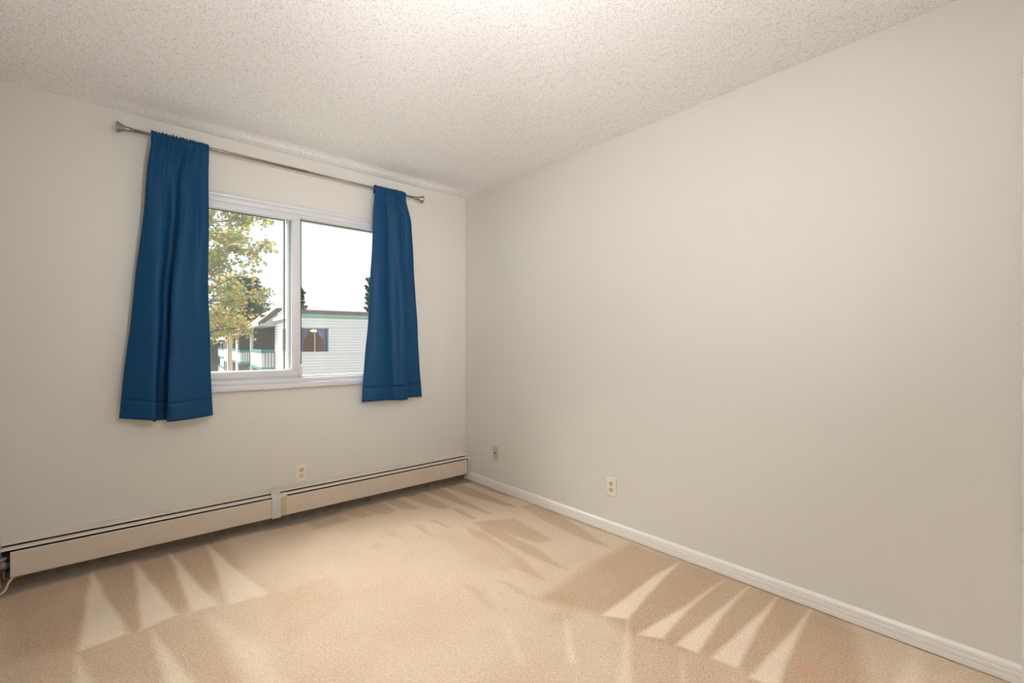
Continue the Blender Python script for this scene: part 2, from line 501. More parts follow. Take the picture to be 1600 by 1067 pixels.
# carpet floor: nap marks left by the vacuum are stored per vertex (metres on the floor)
def floor():
    st = 0.008
    xs = np.linspace(XL - .01, .01, int((0.02 - XL) / st)); ys = np.concatenate([np.arange(.01, -2.95, -st), np.linspace(-2.96, YN - .01, 30)])
    X, Y = np.meshgrid(xs, ys)
    tone = np.full(X.shape, 0.56)
    wob = np.zeros_like(X)
    rng = np.random.RandomState(3)
    for k in range(14):                     # slight wander of the stroke edges
        a, bb, c = rng.uniform(-28, 28), rng.uniform(-28, 28), rng.uniform(0, 6.28)
        wob += 0.0006 * np.sin(a * X + bb * Y + c)
    for val, soft, poly in MARKS:
        px = np.array([p[0] for p in poly]); py = np.array([p[1] for p in poly])
        x0, x1, y0, y1 = px.min() - .1, px.max() + .1, py.min() - .1, py.max() + .1
        jx = np.where((xs >= x0) & (xs <= x1))[0]; iy = np.where((ys >= y0) & (ys <= y1))[0]
        if len(jx) == 0 or len(iy) == 0:
            continue
        sl = np.ix_(iy, jx)
        x = X[sl] + wob[sl]; y = Y[sl] + wob[sl]
        inside = np.zeros(x.shape, bool); dist = np.full(x.shape, 9.0)
        n = len(px)
        for i in range(n):
            ax, ay, bx, by = px[i], py[i], px[(i + 1) % n], py[(i + 1) % n]
            if ay != by:
                c = ((ay > y) != (by > y)) & (x < (bx - ax) * (y - ay) / (by - ay) + ax)
                inside ^= c
            dx, dy = bx - ax, by - ay
            t = np.clip(((x - ax) * dx + (y - ay) * dy) / (dx * dx + dy * dy + 1e-12), 0, 1)
            dist = np.minimum(dist, np.hypot(x - ax - t * dx, y - ay - t * dy))
        sd = np.where(inside, dist, -dist)
        w = np.clip(sd / soft * .5 + .5, 0, 1)
        # strokes are printed over what lies below
        tgt = 0.56 + val * NAP
        tone[sl] = tone[sl] * (1 - w) + tgt * w
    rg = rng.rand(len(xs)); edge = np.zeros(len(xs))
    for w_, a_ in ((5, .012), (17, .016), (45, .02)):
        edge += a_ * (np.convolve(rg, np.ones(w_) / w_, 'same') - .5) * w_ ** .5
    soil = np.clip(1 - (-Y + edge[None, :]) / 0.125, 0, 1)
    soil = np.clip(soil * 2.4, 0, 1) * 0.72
    soil += 0.35 * np.exp(-((X + .885) ** 2 + ((Y + 1.945) * 1.6) ** 2) / .0035) * (rng.rand(*X.shape) * .8 + .2)
    stain = 0.38 * np.exp(-(((X + .481) / .05) ** 2 + ((Y + 2.76) / .07) ** 2))
    Z = np.zeros_like(X)
    r = rng.rand(*X.shape); Z += (r - .5) * 0.003
    co = np.stack([X.ravel(), Y.ravel(), Z.ravel()], 1).astype(np.float32)
    ny, nxx = X.shape
    i = (np.arange(ny - 1)[:, None] * nxx + np.arange(nxx - 1)[None, :]).ravel()
    q = np.stack([i, i + nxx, i + 1 + nxx, i + 1], 1).astype(np.int32)
    me = bpy.data.meshes.new('floor')
    me.vertices.add(X.size); me.vertices.foreach_set('co', co.ravel())
    me.loops.add(q.size); me.loops.foreach_set('vertex_index', q.ravel())
    me.polygons.add(len(q)); me.polygons.foreach_set('loop_start', np.arange(0, q.size, 4, dtype=np.int32))
    me.polygons.foreach_set('use_smooth', np.ones(len(q), dtype=bool))
    me.update(); me.validate()
    at = me.color_attributes.new('nap', 'FLOAT_COLOR', 'POINT')
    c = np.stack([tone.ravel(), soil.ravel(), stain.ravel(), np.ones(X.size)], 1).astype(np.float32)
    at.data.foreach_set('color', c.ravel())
    me.materials.append(M['carpet'])
    o = bpy.data.objects.new('floor', me); COL.objects.link(o)
    return o
NAP = 0.52
MARKS = [
    (-0.45, 0.05, [(-2.755,0.116),(-2.025,0.131),(-1.822,-0.048),(-1.816,-0.535),(-2.12,-0.827),(-2.248,-0.879),(-2.439,-0.881),(-2.651,-0.8)]),
    (-0.25, 0.05, [(-2.648,-0.824),(-2.439,-0.893),(-2.224,-0.9),(-2.028,-0.924),(-1.957,-1.243),(-2.027,-1.496),(-2.632,-0.962)]),
    (0.5, 0.012, [(-2.416,-0.052),(-2.439,-0.881),(-2.293,-0.867)]),
    (0.5, 0.012, [(-2.245,-0.061),(-2.251,-0.876),(-2.127,-0.837)]),
    (0.5, 0.012, [(-2.092,-0.068),(-2.085,-0.474),(-2.077,-0.849),(-1.983,-0.865)]),
    (0.45, 0.012, [(-1.916,-0.084),(-1.945,-0.898),(-1.786,-0.915),(-1.849,-0.552)]),
    (0.45, 0.015, [(-2.443,-0.914),(-2.437,-1.134),(-2.387,-1.179)]),
    (0.45, 0.015, [(-2.224,-0.9),(-2.207,-1.337),(-2.125,-1.41)]),
    (0.3, 0.03, [(-2.028,-0.924),(-2.013,-1.193),(-1.994,-1.525),(-1.896,-1.612),(-1.901,-1.293)]),
    (-0.12, 0.02, [(-1.789,-0.93),(-1.499,-0.948),(-1.542,-1.22),(-1.825,-1.359),(-1.82,-1.107)]),
    (-0.45, 0.03, [(-0.049,-1.723),(0.012,-2.71),(-0.083,-2.816),(-0.43,-2.923),(-0.7,-2.633),(-0.648,-2.596),(-0.777,-2.218),(-0.755,-2.058),(-0.865,-1.786),(-0.417,-1.733)]),
    (0.55, 0.01, [(-0.042,-2.028),(-0.281,-2.022),(-0.755,-2.058),(-0.692,-2.148),(-0.465,-2.098)]),
    (0.55, 0.01, [(-0.053,-2.271),(-0.397,-2.263),(-0.746,-2.231),(-0.697,-2.315),(-0.433,-2.282)]),
    (0.55, 0.01, [(-0.035,-2.378),(-0.356,-2.374),(-0.691,-2.368),(-0.675,-2.448),(-0.35,-2.403)]),
    (0.55, 0.01, [(-0.019,-2.505),(-0.392,-2.5),(-0.664,-2.494),(-0.649,-2.584),(-0.348,-2.54)]),
    (0.55, 0.01, [(-0.024,-2.642),(-0.351,-2.639),(-0.664,-2.627),(-0.637,-2.711),(-0.316,-2.671)]),
    (0.55, 0.012, [(-0.027,-3.007),(-0.282,-2.995),(-0.363,-2.982),(-0.303,-3.035)]),
    (-0.22, 0.02, [(-0.781,-2.221),(-0.652,-2.597),(-0.729,-2.645),(-1.023,-2.386)]),
    (0.3, 0.012, [(-0.693,-2.147),(-0.836,-2.231),(-1.06,-2.353),(-1.018,-2.39)]),
    (0.25, 0.01, [(-0.72,-2.409),(-0.897,-2.496),(-0.879,-2.512)]),
    (0.35, 0.012, [(-0.855,-1.929),(-1.088,-2.155),(-1.061,-2.178),(-0.909,-2.002)]),
    (0.25, 0.02, [(-1.109,-1.826),(-1.232,-2.045),(-1.212,-2.062),(-1.119,-1.86)]),
    (-0.42, 0.012, [(-0.111,-0.829),(0.039,-0.875),(-0.076,-1.342),(-0.183,-1.701),(-0.209,-1.493),(-0.181,-1.142)]),
    (-0.42, 0.012, [(-0.545,-0.848),(-0.296,-0.984),(-0.356,-1.395),(-0.45,-1.348),(-0.503,-1.126)]),
    (-0.42, 0.012, [(-0.551,-0.87),(-0.503,-1.057),(-0.506,-1.425),(-0.566,-1.699),(-0.599,-1.443),(-0.587,-1.042)]),
    (-0.38, 0.012, [(-0.633,-0.851),(-0.598,-1.032),(-0.657,-1.467),(-0.732,-1.703),(-0.762,-1.429),(-0.686,-1.05)]),
    (-0.3, 0.012, [(-0.899,-1.525),(-0.873,-1.594),(-0.879,-1.773),(-0.905,-1.682)]),
    (-0.25, 0.02, [(-1.049,-1.439),(-1.01,-1.503),(-1.065,-1.7),(-1.081,-1.634)]),
    (-0.5, 0.01, [(0.021,-0.037),(-0.004,-0.154),(-0.019,-0.495),(-0.012,-0.683),(-0.044,-0.611),(-0.057,-0.414),(-0.066,-0.073)]),
    (-0.55, 0.01, [(-0.277,-0.047),(-0.157,-0.03),(-0.134,-0.182),(-0.134,-0.504),(-0.129,-0.763),(-0.144,-0.841),(-0.186,-0.777),(-0.227,-0.559),(-0.262,-0.309)]),
    (-0.55, 0.01, [(-0.467,-0.074),(-0.315,-0.059),(-0.337,-0.416),(-0.361,-0.817),(-0.388,-0.773),(-0.419,-0.5),(-0.432,-0.281)]),
    (-0.5, 0.01, [(-0.65,-0.069),(-0.489,-0.08),(-0.494,-0.323),(-0.501,-0.506),(-0.564,-0.519),(-0.602,-0.392),(-0.624,-0.209)]),
    (-0.5, 0.01, [(-0.508,-0.548),(-0.473,-0.579),(-0.491,-0.82),(-0.521,-0.811),(-0.523,-0.68)]),
    (-0.45, 0.012, [(-0.819,-0.081),(-0.691,-0.084),(-0.678,-0.36),(-0.707,-0.393),(-0.774,-0.293)]),
    (-0.45, 0.014, [(-0.986,-0.079),(-0.83,-0.083),(-0.826,-0.315),(-0.896,-0.358),(-0.978,-0.253)]),
    (-0.42, 0.018, [(-1.129,-0.113),(-0.996,-0.08),(-0.992,-0.304),(-1.083,-0.286)]),
    (-0.42, 0.02, [(-1.359,-0.111),(-1.136,-0.107),(-1.151,-0.28),(-1.272,-0.288),(-1.368,-0.286)]),
    (-0.4, 0.01, [(-0.746,-0.613),(-0.711,-0.638),(-0.7,-0.826),(-0.726,-0.814)]),
    (-0.3, 0.012, [(-0.869,-0.644),(-0.827,-0.653),(-0.848,-0.849),(-0.874,-0.856)]),
    (-0.25, 0.02, [(-1.04,-0.576),(-1.008,-0.651),(-1.012,-0.767),(-1.06,-0.687)]),
    (-0.22, 0.02, [(-1.171,-0.711),(-1.133,-0.768),(-1.188,-0.832),(-1.219,-0.782)]),
    (-0.15, 0.03, [(-0.859,-0.86),(-0.721,-0.835),(-0.698,-0.93),(-0.648,-1.351),(-0.807,-1.532),(-0.863,-1.284)]),
]
structure(floor(), 'beige cut-pile carpet with pale vacuum strokes', 'carpet')

# baseboard, closet casing and door on the right wall
CASE_Y = -3.266
b = MB()
pr = [(0, 0), (-.016, 0), (-.016, .019), (-.0125, .0215), (-.0145, .025), (-.0145, .038), (-.0105, .041), (-.0125, .0445), (-.0105, .056), (-.004, .065), (0, .067)]
pr = [(x, z + .004) for x, z in pr]
v0 = len(b.v)
b.prism(pr, 1, -.005, CASE_Y)
o = b.build('baseboard_right', M['trim']); auto_smooth(o, 25)
structure(o, 'white moulded baseboard along the right wall', 'baseboard')
b = MB()
b.prism([(0, 0), (-.016, 0), (-.016, .026), (-.0125, .031), (-.0125, .043), (-.003, .066), (0, .067)], 1, -3.345 - .86, YN)
structure(b.build('baseboard_right.001', M['trim']), 'short white baseboard beyond the closet door', 'baseboard')
b = MB()
b.box((-.019, CASE_Y, 0), (0, CASE_Y - .065, 2.10), .004); b.box((-.019, CASE_Y - .875, 0), (0, CASE_Y - .94, 2.10), .004)
b.box((-.019, CASE_Y, 2.10), (0, CASE_Y - .94, 2.165), .004)
structure(b.build('trim_1', M['trim']), 'white door casing at the right edge of view', 'trim')
# hall beyond the doorway
b = MB(); b.box((T, YN - .5, -.15), (1.4, -2.6, -.002)); structure(b.build('floor_hall', M['carpet']), 'hall carpet beyond the doorway', 'carpet').name = 'floor.001'
b = MB(); b.box((1.4, YN - .5, -.15), (1.5, -2.6, H + .15)); b.box((T, -2.6, -.15), (1.5, -2.5, H + .15)); b.box((T, YN - .6, -.15), (1.5, YN - .5, H + .15)); b.box((T, YN - .5, H), (1.5, -2.5, H + .15))
structure(b.build('wall_hall', M['wall']), 'cream hall walls beyond the doorway', 'wall')

# ------------------------------------------------------------------ window
WCX = -1.392
win = thing('window_1', (WCX, 0, WZ0), 'white vinyl sliding window between the blue curtains', 'window')
tag(win, kind='structure')
FX0, FX1 = WX0 - .012, WX1 + .012
def frame_bar(axis, c0, c1, prof, mb): mb.prism(prof, axis, c0, c1)
b = MB()
# head: outer lip, cove and inner track
b.box((FX0, -.030, 2.070), (FX1, .02, 2.094), .004)
b.box((FX0, -.022, 2.040), (FX1, .02, 2.072), .003)
b.box((WX0, -.012, 2.022), (WX1, .10, 2.045), .002)
b.box((WX0, .018, 2.040), (WX1, .12, 2.062))
# jambs
for s, xa in ((1, FX0), (-1, FX1)):
    b.box((xa, -.030, .9), (xa + s * .024, .02, 2.070), .004)
    b.box((xa + s * .022, -.020, .9), (xa + s * .050, .10, 2.045), .003)
# bottom track
b.box((FX0, -.022, .914), (FX1, .10, .944), .003)
b.box((WX0, -.006, .940), (WX1, .012, .957), .0015)
b.box((WX0, .030, .940), (WX1, .10, .955), .0015)
fr = b.build('window_frame', M['vinyl'], win); auto_smooth(fr)
b = MB(); b.box((FX0 - .01, -.040, .879), (FX1 + .01, .02, .9155), .005)
sl = b.build('window_sill', M['vinyl'], win); auto_smooth(sl)
# sliding sash on the left, nearer the room
MX0, MX1 = -1.421, -1.372
sash = MB()
SX0 = WX0 + .040
sash.box((SX0, -.018, .957), (MX1, .014, 1.000), .003)
sash.box((SX0, -.018, 2.000), (MX1, .014, 2.026), .003)
sash.box((SX0, -.018, 1.0), (SX0 + .04, .014, 2.0), .003)
sash.box((MX0, -.018, 1.0), (MX1, .014, 2.0), .003)
sash.box((MX1 - .014, -.024, .951), (MX1 + .010, .006, 1.032), .003)
so = sash.build('sliding_sash', M['vinyl'], win); auto_smooth(so)
b = MB(); b.box((SX0 + .04, -.003, 1.0), (MX0, .003, 2.0))
b.build('pane', M['glass'], so)
b = MB()
for x0, x1, z0, z1 in ((SX0 + .04, MX0, 1.0, 1.004), (SX0 + .04, MX0, 1.996, 2.0), (MX0 - .004, MX0, 1.0, 2.0)):
    b.box((x0, -.009, z0), (x1, .010, z1))
b.build('glazing_bead', M['vinyl'], so)
b = MB(); b.box((MX1 - .012, -.0185, 1.40), (MX1 - .004, -.028, 1.56), .002)
# fixed pane on the right, set further out
fx = MB()
fx.box((-1.441, .040, .957), (-1.429, .070, 2.022), .002)         # its meeting stile, seen through the sash glass
fx.box((WX1 - .05, .030, .957), (WX1 - .036, .060, 2.022), .002)
fo = fx.build('fixed_light', M['vinyl'], win); auto_smooth(fo)
b = MB(); b.box((-1.4285, .042, .957), (-1.398, .070, 2.022), .002); b.build('edge_channel', M['edge_grey'], fo)
b = MB(); b.box((-1.40, .048, .955), (WX1 - .04, .053, 2.022))
b.build('pane', M['glass'], fo)
b = MB()
b.box((MX1 + .001, .036, .9575), (WX1 - .04, .046, .9615)); b.box((MX1 + .001, .036, 2.0175), (WX1 - .04, .046, 2.0225))
b.box((MX1 - .003, .002, 1.034), (MX1 + .0115, .012, 2.022))
b.build('gasket', M['gasket'], fo)
# insect screen outside the sliding half
b = MB(); b.box((WX0 + .04, .0995, .955), (-1.445, .1005, 2.02))
sc = b.build('insect_screen', M['screen'], win)
b = MB()
b.box((-1.447, .092, .955), (-1.4395, .106, 2.022)); b.box((WX0 + .03, .09, .955), (-1.44, .108, .972)); b.box((WX0 + .03, .09, 2.012), (-1.44, .108, 2.022))
b.build('screen_frame', M['gasket'], sc)

# ------------------------------------------------------------------ baseboard heaters
def heater(name, x0, x1, px0, px1, label, left_end):
    h = thing(name, ((x0 + x1) / 2, -.03, .03), label, 'heater', 'baseboard heaters under the window')
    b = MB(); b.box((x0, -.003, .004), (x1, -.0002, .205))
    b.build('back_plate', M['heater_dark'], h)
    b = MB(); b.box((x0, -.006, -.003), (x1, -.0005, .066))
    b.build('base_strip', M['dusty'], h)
    b = MB()
    b.prism([(0, .2255), (-.006, .2255), (-.033, .2145), (-.0345, .2065), (-.032, .2065), (-.031, .212), (-.006, .2225), (0, .2225)], 0, x0, x1)
    b.build('top_cap', M['heater_cap'], h)
    b = MB()
    b.prism([(-.034, .1985), (-.044, .1995), (-.057, .1945), (-.0605, .1875), (-.059, .187), (-.056, .192), (-.044, .1965), (-.034, .196)], 0, x0 + .004, x1 - .012)
    b.build('damper_louver', M['heater_cap'], h)
    b = MB()
    b.prism([(-.058, .176), (-.062, .1795), (-.068, .1795), (-.0705, .176), (-.0705, .062), (-.068, .0575), (-.050, .0575), (-.050, .060), (-.067, .060), (-.0685, .064), (-.0685, .175), (-.067, .1775), (-.060, .1765)], 0, px0, px1)
    b.build('front_panel', M['heater'], h)
    b = MB()
    n = int((px1 - px0) / .012)
    for i in range(n):
        x = px0 + .01 + i * (px1 - px0 - .02) / n
        b.box((x, -.052, .075), (x + .0012, -.012, .145))
    f = b.build('fin_element', M['fin'], h); tag(f, kind='stuff')
    b = MB(); b.tube([(x0 + .02, -.032, .11), (x1 - .005, -.032, .11)], .0105, 12)
    b.build('pipe', M['copper'], h, smooth=True)
    # brackets holding the panel
    nb = 3
    for i in range(nb):
        x = px0 + .12 + i * (px1 - px0 - .24) / (nb - 1)
        b = MB(); b.box((x, -.067, .082), (x + .02, -.004, .090)); b.box((x, -.012, .09), (x + .02, -.003, .16))
        b.build('bracket', M['heater_grey'], h)
    return h
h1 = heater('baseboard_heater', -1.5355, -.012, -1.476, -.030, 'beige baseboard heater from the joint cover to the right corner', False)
b = MB()
b.prism([(-.0005, .2235), (-.033, .2125), (-.060, .189), (-.0712, .177), (-.0712, .060), (-.055, .060), (-.055, .030), (-.0005, .030)], 0, -.019, -.003)
b.build('end_cap', M['heater_grey'], h1)
b = MB(); b.prism([(-.030, .199), (-.060, .1915), (-.0675, .178), (-.0675, .058), (-.0645, .058), (-.0645, .178), (-.058, .1885), (-.030, .196)], 0, -1.512, -1.470)
b.build('filler_strip', M['yellowed'], h1)
b = MB()
b.prism([(-.0005, .2305), (-.008, .2305), (-.037, .219), (-.062, .200), (-.0745, .182), (-.0755, .178), (-.0755, .054), (-.071, .054), (-.071, .178), (-.06, .196), (-.036, .215), (-.008, .2275), (-.0005, .2275)], 0, -1.562, -1.510)
for z in (.21, .195, .185):
    pass
o = b.build('joint_cover', M['heater_grey'], h1); auto_smooth(o, 20)
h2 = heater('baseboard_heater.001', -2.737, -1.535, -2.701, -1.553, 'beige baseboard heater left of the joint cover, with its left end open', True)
b = MB()
b.lathe([(0, .013), (.006, .017), (.02, .017), (.024, .013), (.04, .013)], (-2.746, -.034, .11), (1, 0, 0), 12)
b.lathe([(0, .017), (.012, .019), (.03, .016), (.036, .008), (.05, .008), (.052, .014), (.06, .014)], (-2.727, -.034, .098), (0, -.35, 1), 12)
b.build('valve', M['valve'], h2, smooth=True)
b = MB(); b.tube([(-2.727, -.030, .10), (-2.727, -.031, .06), (-2.722, -.034, .044), (-2.700, -.036, .042), (-2.66, -.036, .042)], .007, 10)
b.build('drain_pipe', M['copper'], h2, smooth=True)

cb = MB()
pts = []
ctrl = [(-2.690, -.040, .050), (-2.700, -.062, .047), (-2.708, -.074, .036), (-2.713, -.085, .018), (-2.722, -.100, .0075), (-2.736, -.118, .0068), (-2.7455, -.16, .0068)]
for i in range(len(ctrl) - 1):
    p0 = Vector(ctrl[max(i - 1, 0)]); p1 = Vector(ctrl[i]); p2 = Vector(ctrl[i + 1]); p3 = Vector(ctrl[min(i + 2, len(ctrl) - 1)])
    for k in range(5):
        t = k / 5
        pts.append(.5 * ((2 * p1) + (p2 - p0) * t + (2 * p0 - 5 * p1 + 4 * p2 - p3) * t * t + (3 * p1 - p0 - 3 * p2 + p3) * t ** 3))
cb.tube(pts, .0052, 8)
tag(cb.build('cable', M['cable'], smooth=True), 'cream cable curving onto the carpet at the open end of the left heater', 'cable')

# ------------------------------------------------------------------ outlets
def rounded(w, h, r, n=4):
    out = []
    for cx, cz, a0 in ((w / 2 - r, h / 2 - r, 0), (-w / 2 + r, h / 2 - r, 90), (-w / 2 + r, -h / 2 + r, 180), (w / 2 - r, -h / 2 + r, 270)):
        for k in range(n + 1):
            a = radians(a0 + 90 * k / n)
            out.append((cx + r * cos(a), cz + r * sin(a)))
    return out
def wall_xf(side, c):
    if side == 'window':
        return lambda p: (c[0] + p.x, p.y, c[2] + p.z)             # local -y is out of the wall
    return lambda p: (p.y, c[1] - p.x, c[2] + p.z)
def plate(mb, w, h, d, xf, mi=0):
    o = rounded(w, h, .004); i = rounded(w - .008, h - .008, .003); n = len(o)
    base = len(mb.v)
    for pr, y in ((o, 0), (o, -d * .45), (i, -d)):
        for x, z in pr: mb.v.append(tuple(xf(Vector((x, y, z)))))
    for r in range(2):
        for k in range(n):
            k2 = (k + 1) % n
            mb.f.append((base + r * n + k, base + (r + 1) * n + k, base + (r + 1) * n + k2, base + r * n + k2)); mb.mi.append(mi)
    mb.f.append(tuple(base + 2 * n + k for k in range(n))); mb.mi.append(mi)
def outlet(name, side, c, label, m_top, m_bot):
    t = thing(name, c, label, 'outlet')
    xf = wall_xf(side, c)
    b = MB(); plate(b, .070, .115, .0065, xf); b.build('wall_plate', M['plate'], t)
    for dz, mm in ((.0195, m_top), (-.0195, m_bot)):
        b = MB()
        pr = [(.0172 * cos(a) , max(-.0135, min(.0135, .0172 * sin(a)))) for a in [2 * pi * k / 28 for k in range(28)]]
        b.prism(pr, 1, -.004, -.0092, xf=lambda p, dz=dz: xf(Vector((p.x, p.y, p.z + dz))))
        r = b.build('receptacle', mm, t)
        b = MB()
        b.box((-.0078, -.009, dz + .0005), (-.0052, -.0096, dz + .0095), xf=xf)
        b.box((.0052, -.009, dz + .0010), (.0078, -.0096, dz + .0085), xf=xf)
        b.prism([(.0030 * cos(2 * pi * k / 10), .0036 * sin(2 * pi * k / 10) - .0075 + dz) for k in range(10)], 1, -.009, -.0096, xf=xf)
        b.build('slots', M['slot'], r)
    b = MB(); b.prism([(.0028 * cos(2 * pi * k / 10), .0028 * sin(2 * pi * k / 10)) for k in range(10)], 1, -.006, -.0078, xf=xf)
    b.build('screw', M['screw'], t)
    return t
outlet('wall_outlet', 'window', (-1.363, 0, .299), 'white duplex outlet on the window wall just above the heater', M['ivory'], M['ivory_pale'])
outlet('wall_outlet.001', 'right', (0, -1.554, .2865), 'white duplex outlet with ivory sockets on the right wall above the baseboard', M['ivory'], M['ivory'])
c = (0, -.4215, .2905)
t = thing('coax_plate', c, 'small greyish cable jack plate on the right wall near the corner', 'wall jack')
xf = wall_xf('right', c)
b = MB(); plate(b, .068, .115, .0075, xf); b.build('wall_plate', M['plate_grey'], t)
b = MB(); b.lathe([(0, .0062), (.003, .0062), (.0031, .0046), (.011, .0046)], (-.007, c[1], c[2] + .004), (-1, 0, 0), 12)
b.build('cable_jack', M['slot'], t)
for dz in (.042, -.042):
    b = MB(); b.lathe([(0, .0032), (.0016, .003)], (-.0072, c[1], c[2] + dz), (-1, 0, 0), 10)
    b.build('screw', M['screw'], t)

# ------------------------------------------------------------------ curtain rod and curtains
RY, RZ = -.090, 2.3155
rod = thing('curtain_rod', (WCX, RY, RZ), 'thin pewter curtain rod with flared ends above the window', 'curtain rod')
def rz(x): return RZ + (x - WCX) * -.004
b = MB(); b.tube([(-2.262, RY, rz(-2.262)), (-1.352, RY, rz(-1.352))], .0088, 16)
b.build('outer_tube', M['rod'], rod, smooth=True)
b = MB(); b.tube([(-1.40, RY, rz(-1.40)), (-.540, RY, rz(-.540))], .0070, 16)
b.build('inner_tube', M['rod'], rod, smooth=True)
b = MB(); b.lathe([(0, .0095), (.006, .0098), (.012, .0090)], (-1.358, RY, rz(-1.358)), (1, 0, 0), 16)
b.build('tube_collar', M['rod'], rod, smooth=True)
for x, s in ((-2.250, -1), (-.545, 1)):
    b = MB()
    pf = [(-.006, .0088), (0, .0125), (.004, .0125), (.006, .0095), (.010, .0095), (.012, .013), (.017, .013), (.022, .0125), (.034, .0145), (.046, .019), (.055, .0245), (.060, .0275), (.0635, .0285), (.0665, .0275), (.068, .022)]
    b.lathe(pf, (x, RY, rz(x)), (s, 0, 0), 24)
    o = b.build('finial', M['rod'], rod); auto_smooth(o, 50)
for x in (-2.06, -.74):
    b = MB(); b.tube([(x, -.001, RZ - .01), (x, -.06, RZ - .014), (x, RY, RZ - .013)], .005, 8); b.box((x - .012, -.004, RZ - .04), (x + .012, 0, RZ + .02), .001)
    b.build('bracket', M['rod'], rod)

def crspline(P, s):
    n = len(P) - 1
    f = s * n; i = min(int(f), n - 1); t = f - i
    g = lambda k: P[max(0, min(n, k))]
    p0, p1, p2, p3 = g(i - 1), g(i), g(i + 1), g(i + 2)
    return tuple(.5 * (2 * p1[d] + (p2[d] - p0[d]) * t + (2 * p0[d] - 5 * p1[d] + 4 * p2[d] - p3[d]) * t * t + (3 * p1[d] - p0[d] - 3 * p2[d] + p3[d]) * t ** 3) for d in range(2))

def curtain(name, label, levels, top, hem, seed, gath):
    """levels: [(z, 15 control points (x, y))] from high to low; top: (x0, x1); hem: function s -> z of the bottom edge"""
    rng = random.Random(seed)
    NC = 200
    S = [k / NC for k in range(NC + 1)]
    ph = [rng.uniform(0, 6.28) for _ in range(8)]
    def gather(s, a):            # small tight pleats along the header
        w = gath(s)
        return a * w * (.5 * sin(2 * pi * 13 * s + ph[0]) + .32 * sin(2 * pi * 21 * s + ph[1]) + .25 * sin(2 * pi * 34 * s + ph[2]))
    def toppt(s): return top[0] + (top[1] - top[0]) * s
    grid = []
    def row(fn): grid.append([fn(s) for s in S])
    ruff = lambda s: .0045 * gath(s) * (sin(2 * pi * 17 * s + ph[3]) + .7 * sin(2 * pi * 29 * s + ph[4])) + .0015 * sin(2 * pi * 6 * s)
    rt = lambda s: rz(toppt(s))
    # rod pocket: back flap up, over the rod, down in front
    row(lambda s: (toppt(s), RY + .019 + gather(s, .002), rt(s) - .032))
    row(lambda s: (toppt(s), RY + .0175 + gather(s, .002), rt(s) - .008))
    row(lambda s: (toppt(s), RY + .012 + gather(s, .003), rt(s) + .012))
    row(lambda s: (toppt(s), RY + .004 + gather(s, .004), rt(s) + .021 + ruff(s)))
    row(lambda s: (toppt(s), RY - .003 - gather(s, .004), rt(s) + .021 + ruff(s)))
    row(lambda s: (toppt(s), RY - .011 - gather(s, .006), rt(s) + .013 + .5 * ruff(s)))
    row(lambda s: (toppt(s), RY - .0165 - abs(gather(s, .004)), rt(s)))
    row(lambda s: (toppt(s), RY - .0150 - abs(gather(s, .005)), rt(s) - .014))
    n_pocket = len(grid)
    # body
    zt = RZ - .032
    zs = [zt] + [l[0] for l in levels]
    NR = 90
    body = []
    for r in range(NR + 1):
        t = r / NR
        line = []
        for s in S:
            zb = hem(s)
            z = zt + (zb - zt) * t
            # level position in nominal height
            zn = zt + (levels[-1][0] - zt) * t
            k = 0
            while k < len(zs) - 2 and zn < zs[k + 1]: k += 1
            q = (zn - zs[k]) / (zs[k + 1] - zs[k]); q = max(0, min(1, q))
            A = (toppt(s), RY - .0125) if k == 0 else crspline(levels[k - 1][1], s)
            B = crspline(levels[k][1], s)
            if k == 0: q = q * q * (3 - 2 * q) * .5 + q * .5
            x = A[0] + (B[0] - A[0]) * q; y = A[1] + (B[1] - A[1]) * q
            dz = zt - zn
            g = math.exp(-dz / .10)
            y -= gather(s, .0085) * g
            y -= .0035 * sin(7 * s * 2 * pi + ph[5]) * math.exp(-dz / .45) * gath(s)
            y += .0016 * sin(9 * zn + 5 * s + ph[6]) + .0012 * sin(23 * zn - 14 * s + ph[7])   # faint creases
            x += .0015 * sin(11 * zn + ph[6])
            line.append((x, y, z))
        body.append(line)
    root = thing(name, (sum(toppt(s) for s in (0, 1)) / 2, RY, levels[-1][0]), label, 'curtain', 'blue curtains at the window')
    def sheet(nm, rows):
        mb = MB()
        mb.v = [p for r_ in rows for p in r_]
        w = NC + 1
        for i in range(len(rows) - 1):
            for j in range(NC):
                mb.f.append((i * w + j, (i + 1) * w + j, (i + 1) * w + j + 1, i * w + j + 1)); mb.mi.append(0)
        o = mb.build(nm, M['curtain'], root, smooth=True)
        sm = o.modifiers.new('thickness', 'SOLIDIFY'); sm.thickness = .0022; sm.offset = 0
        return o
    NH = 6
    sheet('rod_pocket', grid[:6])
    sheet('drop_panel', grid[5:] + body[:NR + 1 - NH])
    # hem: doubled cloth with a slightly sunk stitch line
    hemrows = [list(r_) for r_ in body[NR - NH:]]
    hemrows[0] = [(x, y, z) for x, y, z in hemrows[0]]
    hemrows[1:] = [[(x, y, z) for x, y, z in r_] for r_ in hemrows[1:]]
    o = sheet('hem', hemrows); o.modifiers['thickness'].thickness = .0024
    return root

